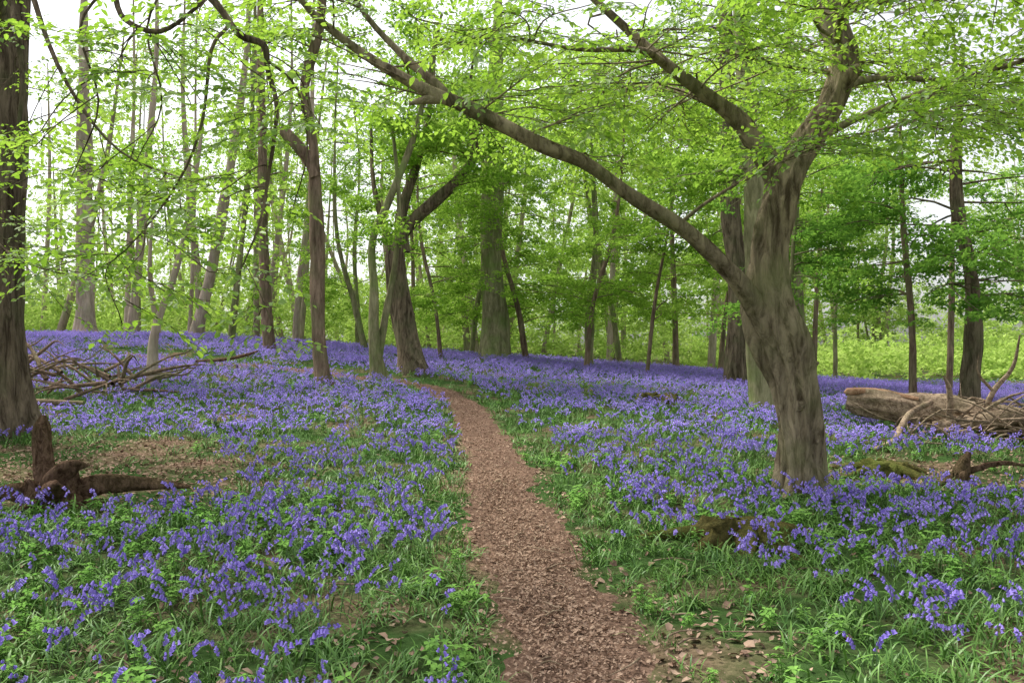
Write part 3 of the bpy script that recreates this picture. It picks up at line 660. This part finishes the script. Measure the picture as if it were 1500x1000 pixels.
def stump(name, x, y, r, h, mat, spikes=(), roots=5, seed=1, capm=None, jag=.3):
    e = empty(name); mb = MB(); g = gh(x, y)
    n = 36; ang = np.linspace(0, 2 * pi, n, endpoint=False)
    rows = []
    for k, t in enumerate((0, .25, .6, .85, 1)):
        rr = r * (1.45 - .9 * t * (1 - t * .45)) * (1 + .16 * np.sin(3 * ang + seed) + .10 * np.sin(7 * ang + seed * 3) + .08 * rng.normal(size=n))
        zz = g - .06 + (h * (1 + jag * (vnoise(np.cos(ang) * 4 + seed * 9, np.sin(ang) * 4, seed) - .5) * 2)) * t
        rows.append(np.stack([x + rr * np.cos(ang), y + rr * np.sin(ang), zz], 1))
    rows.append(np.stack([x + .45 * r * np.cos(ang), y + .45 * r * np.sin(ang), rows[-1][:, 2] - h * .2], 1))
    V = np.vstack(rows); m = len(rows)
    mb.add(V, [(i * n + j, i * n + (j + 1) % n, (i + 1) * n + (j + 1) % n, (i + 1) * n + j) for i in range(m - 1) for j in range(n)])
    mb.add(rows[-1], [tuple(range(n))], 1)
    for i in range(roots):
        a = i * 2 * pi / roots + rng.uniform(-.4, .4); L = r * rng.uniform(1.8, 3.2)
        limb(mb, [(x, y, g + h * .3, r * .4), (x + math.cos(a) * r, y + math.sin(a) * r, g + .07, r * .25), (x + math.cos(a) * L, y + math.sin(a) * L, g - .03, r * .06)], sides=10, rough=.35)
    for sp in spikes: limb(mb, sp, len(sp) * 7, sides=20, rough=.35, flute=.2, twist=3, cap=True, seed=rng.uniform(0, 6))
    mb.obj('stump', [mat, capm or mat], parent=e)

g = gh(-4.4, 7.8)
stump('tree_stump', -4.35, 7.8, .20, .28, M_dead, seed=2, roots=6, jag=.8, spikes=[
    [(-4.42, 7.8, g, .14), (-4.44, 7.8, g + .3, .105), (-4.46, 7.8, g + .55, .085), (-4.47, 7.8, g + .74, .07), (-4.46, 7.8, g + .86, .025)],
    [(-4.4, 7.75, g + .05, .11), (-4.25, 7.7, g + .30, .09), (-4.10, 7.7, g + .40, .06), (-3.98, 7.7, g + .40, .015)],
    [(-4.3, 7.8, g + .08, .11), (-4.0, 7.9, g + .18, .085), (-3.6, 8.0, g + .17, .06), (-3.2, 8.15, g + .12, .015)],
    [(-4.5, 7.8, g + .08, .10), (-4.7, 7.7, g + .16, .07), (-4.98, 7.7, g + .1, .015)],
    [(-4.35, 7.7, g + .05, .09), (-4.2, 7.5, g + .22, .07), (-4.1, 7.4, g + .28, .015)]])
stump('mossy_stump', 1.85, 6.55, .32, .17, M_moss, seed=4, roots=7, jag=.9, capm=M_dead)
stump('tree_stump', 3.2, 17.8, .42, .30, M_moss, seed=5, roots=4, capm=M_cut)
g = gh(4.9, 8.8)
stump('tree_stump', 4.85, 8.9, .12, .2, M_dead, seed=6, roots=4, spikes=[[(4.85, 8.9, g, .10), (4.9, 8.9, g + .22, .08), (4.97, 8.9, g + .38, .02)], [(4.9, 8.9, g + .16, .04), (5.3, 8.9, g + .26, .028), (5.8, 9.0, g + .2, .008)]])
stump('mossy_stump', 4.4, 9.7, .26, .2, M_moss, seed=8, roots=5, capm=M_dead)

e = empty('dead_branch_pile'); mb = MB()
for i in range(75):
    x = rng.uniform(-11.2, -7.8); y = rng.uniform(15.6, 17.8); a = rng.uniform(0, 2 * pi); L = rng.uniform(.7, 2.1); z = gh(x, y) + rng.uniform(.05, .55); r = rng.uniform(.015, .055)
    up = rng.uniform(-.1, .85)
    limb(mb, [(x, y, z, r), (x + math.cos(a) * L * .5, y + math.sin(a) * L * .2, z + up * .6, r * .8), (x + math.cos(a) * L * .8, y + math.sin(a) * L * .3, z + up * .7 + rng.uniform(-.1, .2), r * .5), (x + math.cos(a) * L, y + math.sin(a) * L * .4, z + up + rng.uniform(-.2, .1), .006)], 9, sides=6, rough=.2)
limb(mb, [(-11.5, 15.0, gh(-11.5, 15.0) + .1, .10), (-10, 15.1, gh(-10, 15.1) + .16, .09), (-8.0, 15.3, gh(-8, 15.3) + .10, .04)], sides=8, rough=.15)
mb.obj('branches', [M_brown], parent=e)
e = empty('fallen_branch'); mb = MB()
g = gh(-8, 21.5)
limb(mb, [(-8.3, 21.5, g + .28, .03), (-7.6, 21.4, g + .32, .05), (-7.0, 21.3, g + .42, .05), (-6.6, 21.3, g + .55, .02)], sides=8, rough=.2)
limb(mb, [(-7.2, 21.4, g + .2, .03), (-7.1, 21.4, g - .1, .03)], sides=6)
mb.obj('branch', [M_dead], parent=e)

# ---------------------------------------------------------------- light
w = bpy.data.worlds.new('World'); scene.world = w; w.use_nodes = True
nt = w.node_tree; nt.nodes.clear()
o = nt.nodes.new('ShaderNodeOutputWorld'); bg = nt.nodes.new('ShaderNodeBackground'); sk = nt.nodes.new('ShaderNodeTexSky')
sk.sky_type = 'NISHITA'; sk.sun_disc = False; sk.sun_elevation = radians(58); sk.sun_rotation = radians(-50); sk.air_density = 1.0; sk.dust_density = 3.0; sk.ozone_density = 1.0
hs = nt.nodes.new('ShaderNodeHueSaturation'); hs.inputs['Saturation'].default_value = .2; hs.inputs['Value'].default_value = 1.8
nt.links.new(sk.outputs[0], hs.inputs['Color']); nt.links.new(hs.outputs[0], bg.inputs[0]); bg.inputs[1].default_value = .15
nt.links.new(bg.outputs[0], o.inputs[0])
sun = bpy.data.lights.new('sun', 'SUN'); sun.energy = 4.0; sun.angle = radians(12); sun.color = (1, .96, .88)
so = bpy.data.objects.new('sun', sun); scene.collection.objects.link(so)
az = radians(-50); el = radians(58)
from mathutils import Vector
dv = Vector((math.sin(az) * math.cos(el), math.cos(az) * math.cos(el), math.sin(el)))
so.rotation_euler = dv.to_track_quat('Z', 'Y').to_euler()

cam = bpy.data.cameras.new('camera'); cam.lens = 28.8; cam.sensor_width = 36; cam.clip_end = 1500; cam.clip_start = .05
co = bpy.data.objects.new('camera', cam); scene.collection.objects.link(co)
co.location = (0, 0, 1.6); co.rotation_euler = (radians(90), 0, 0)
scene.camera = co
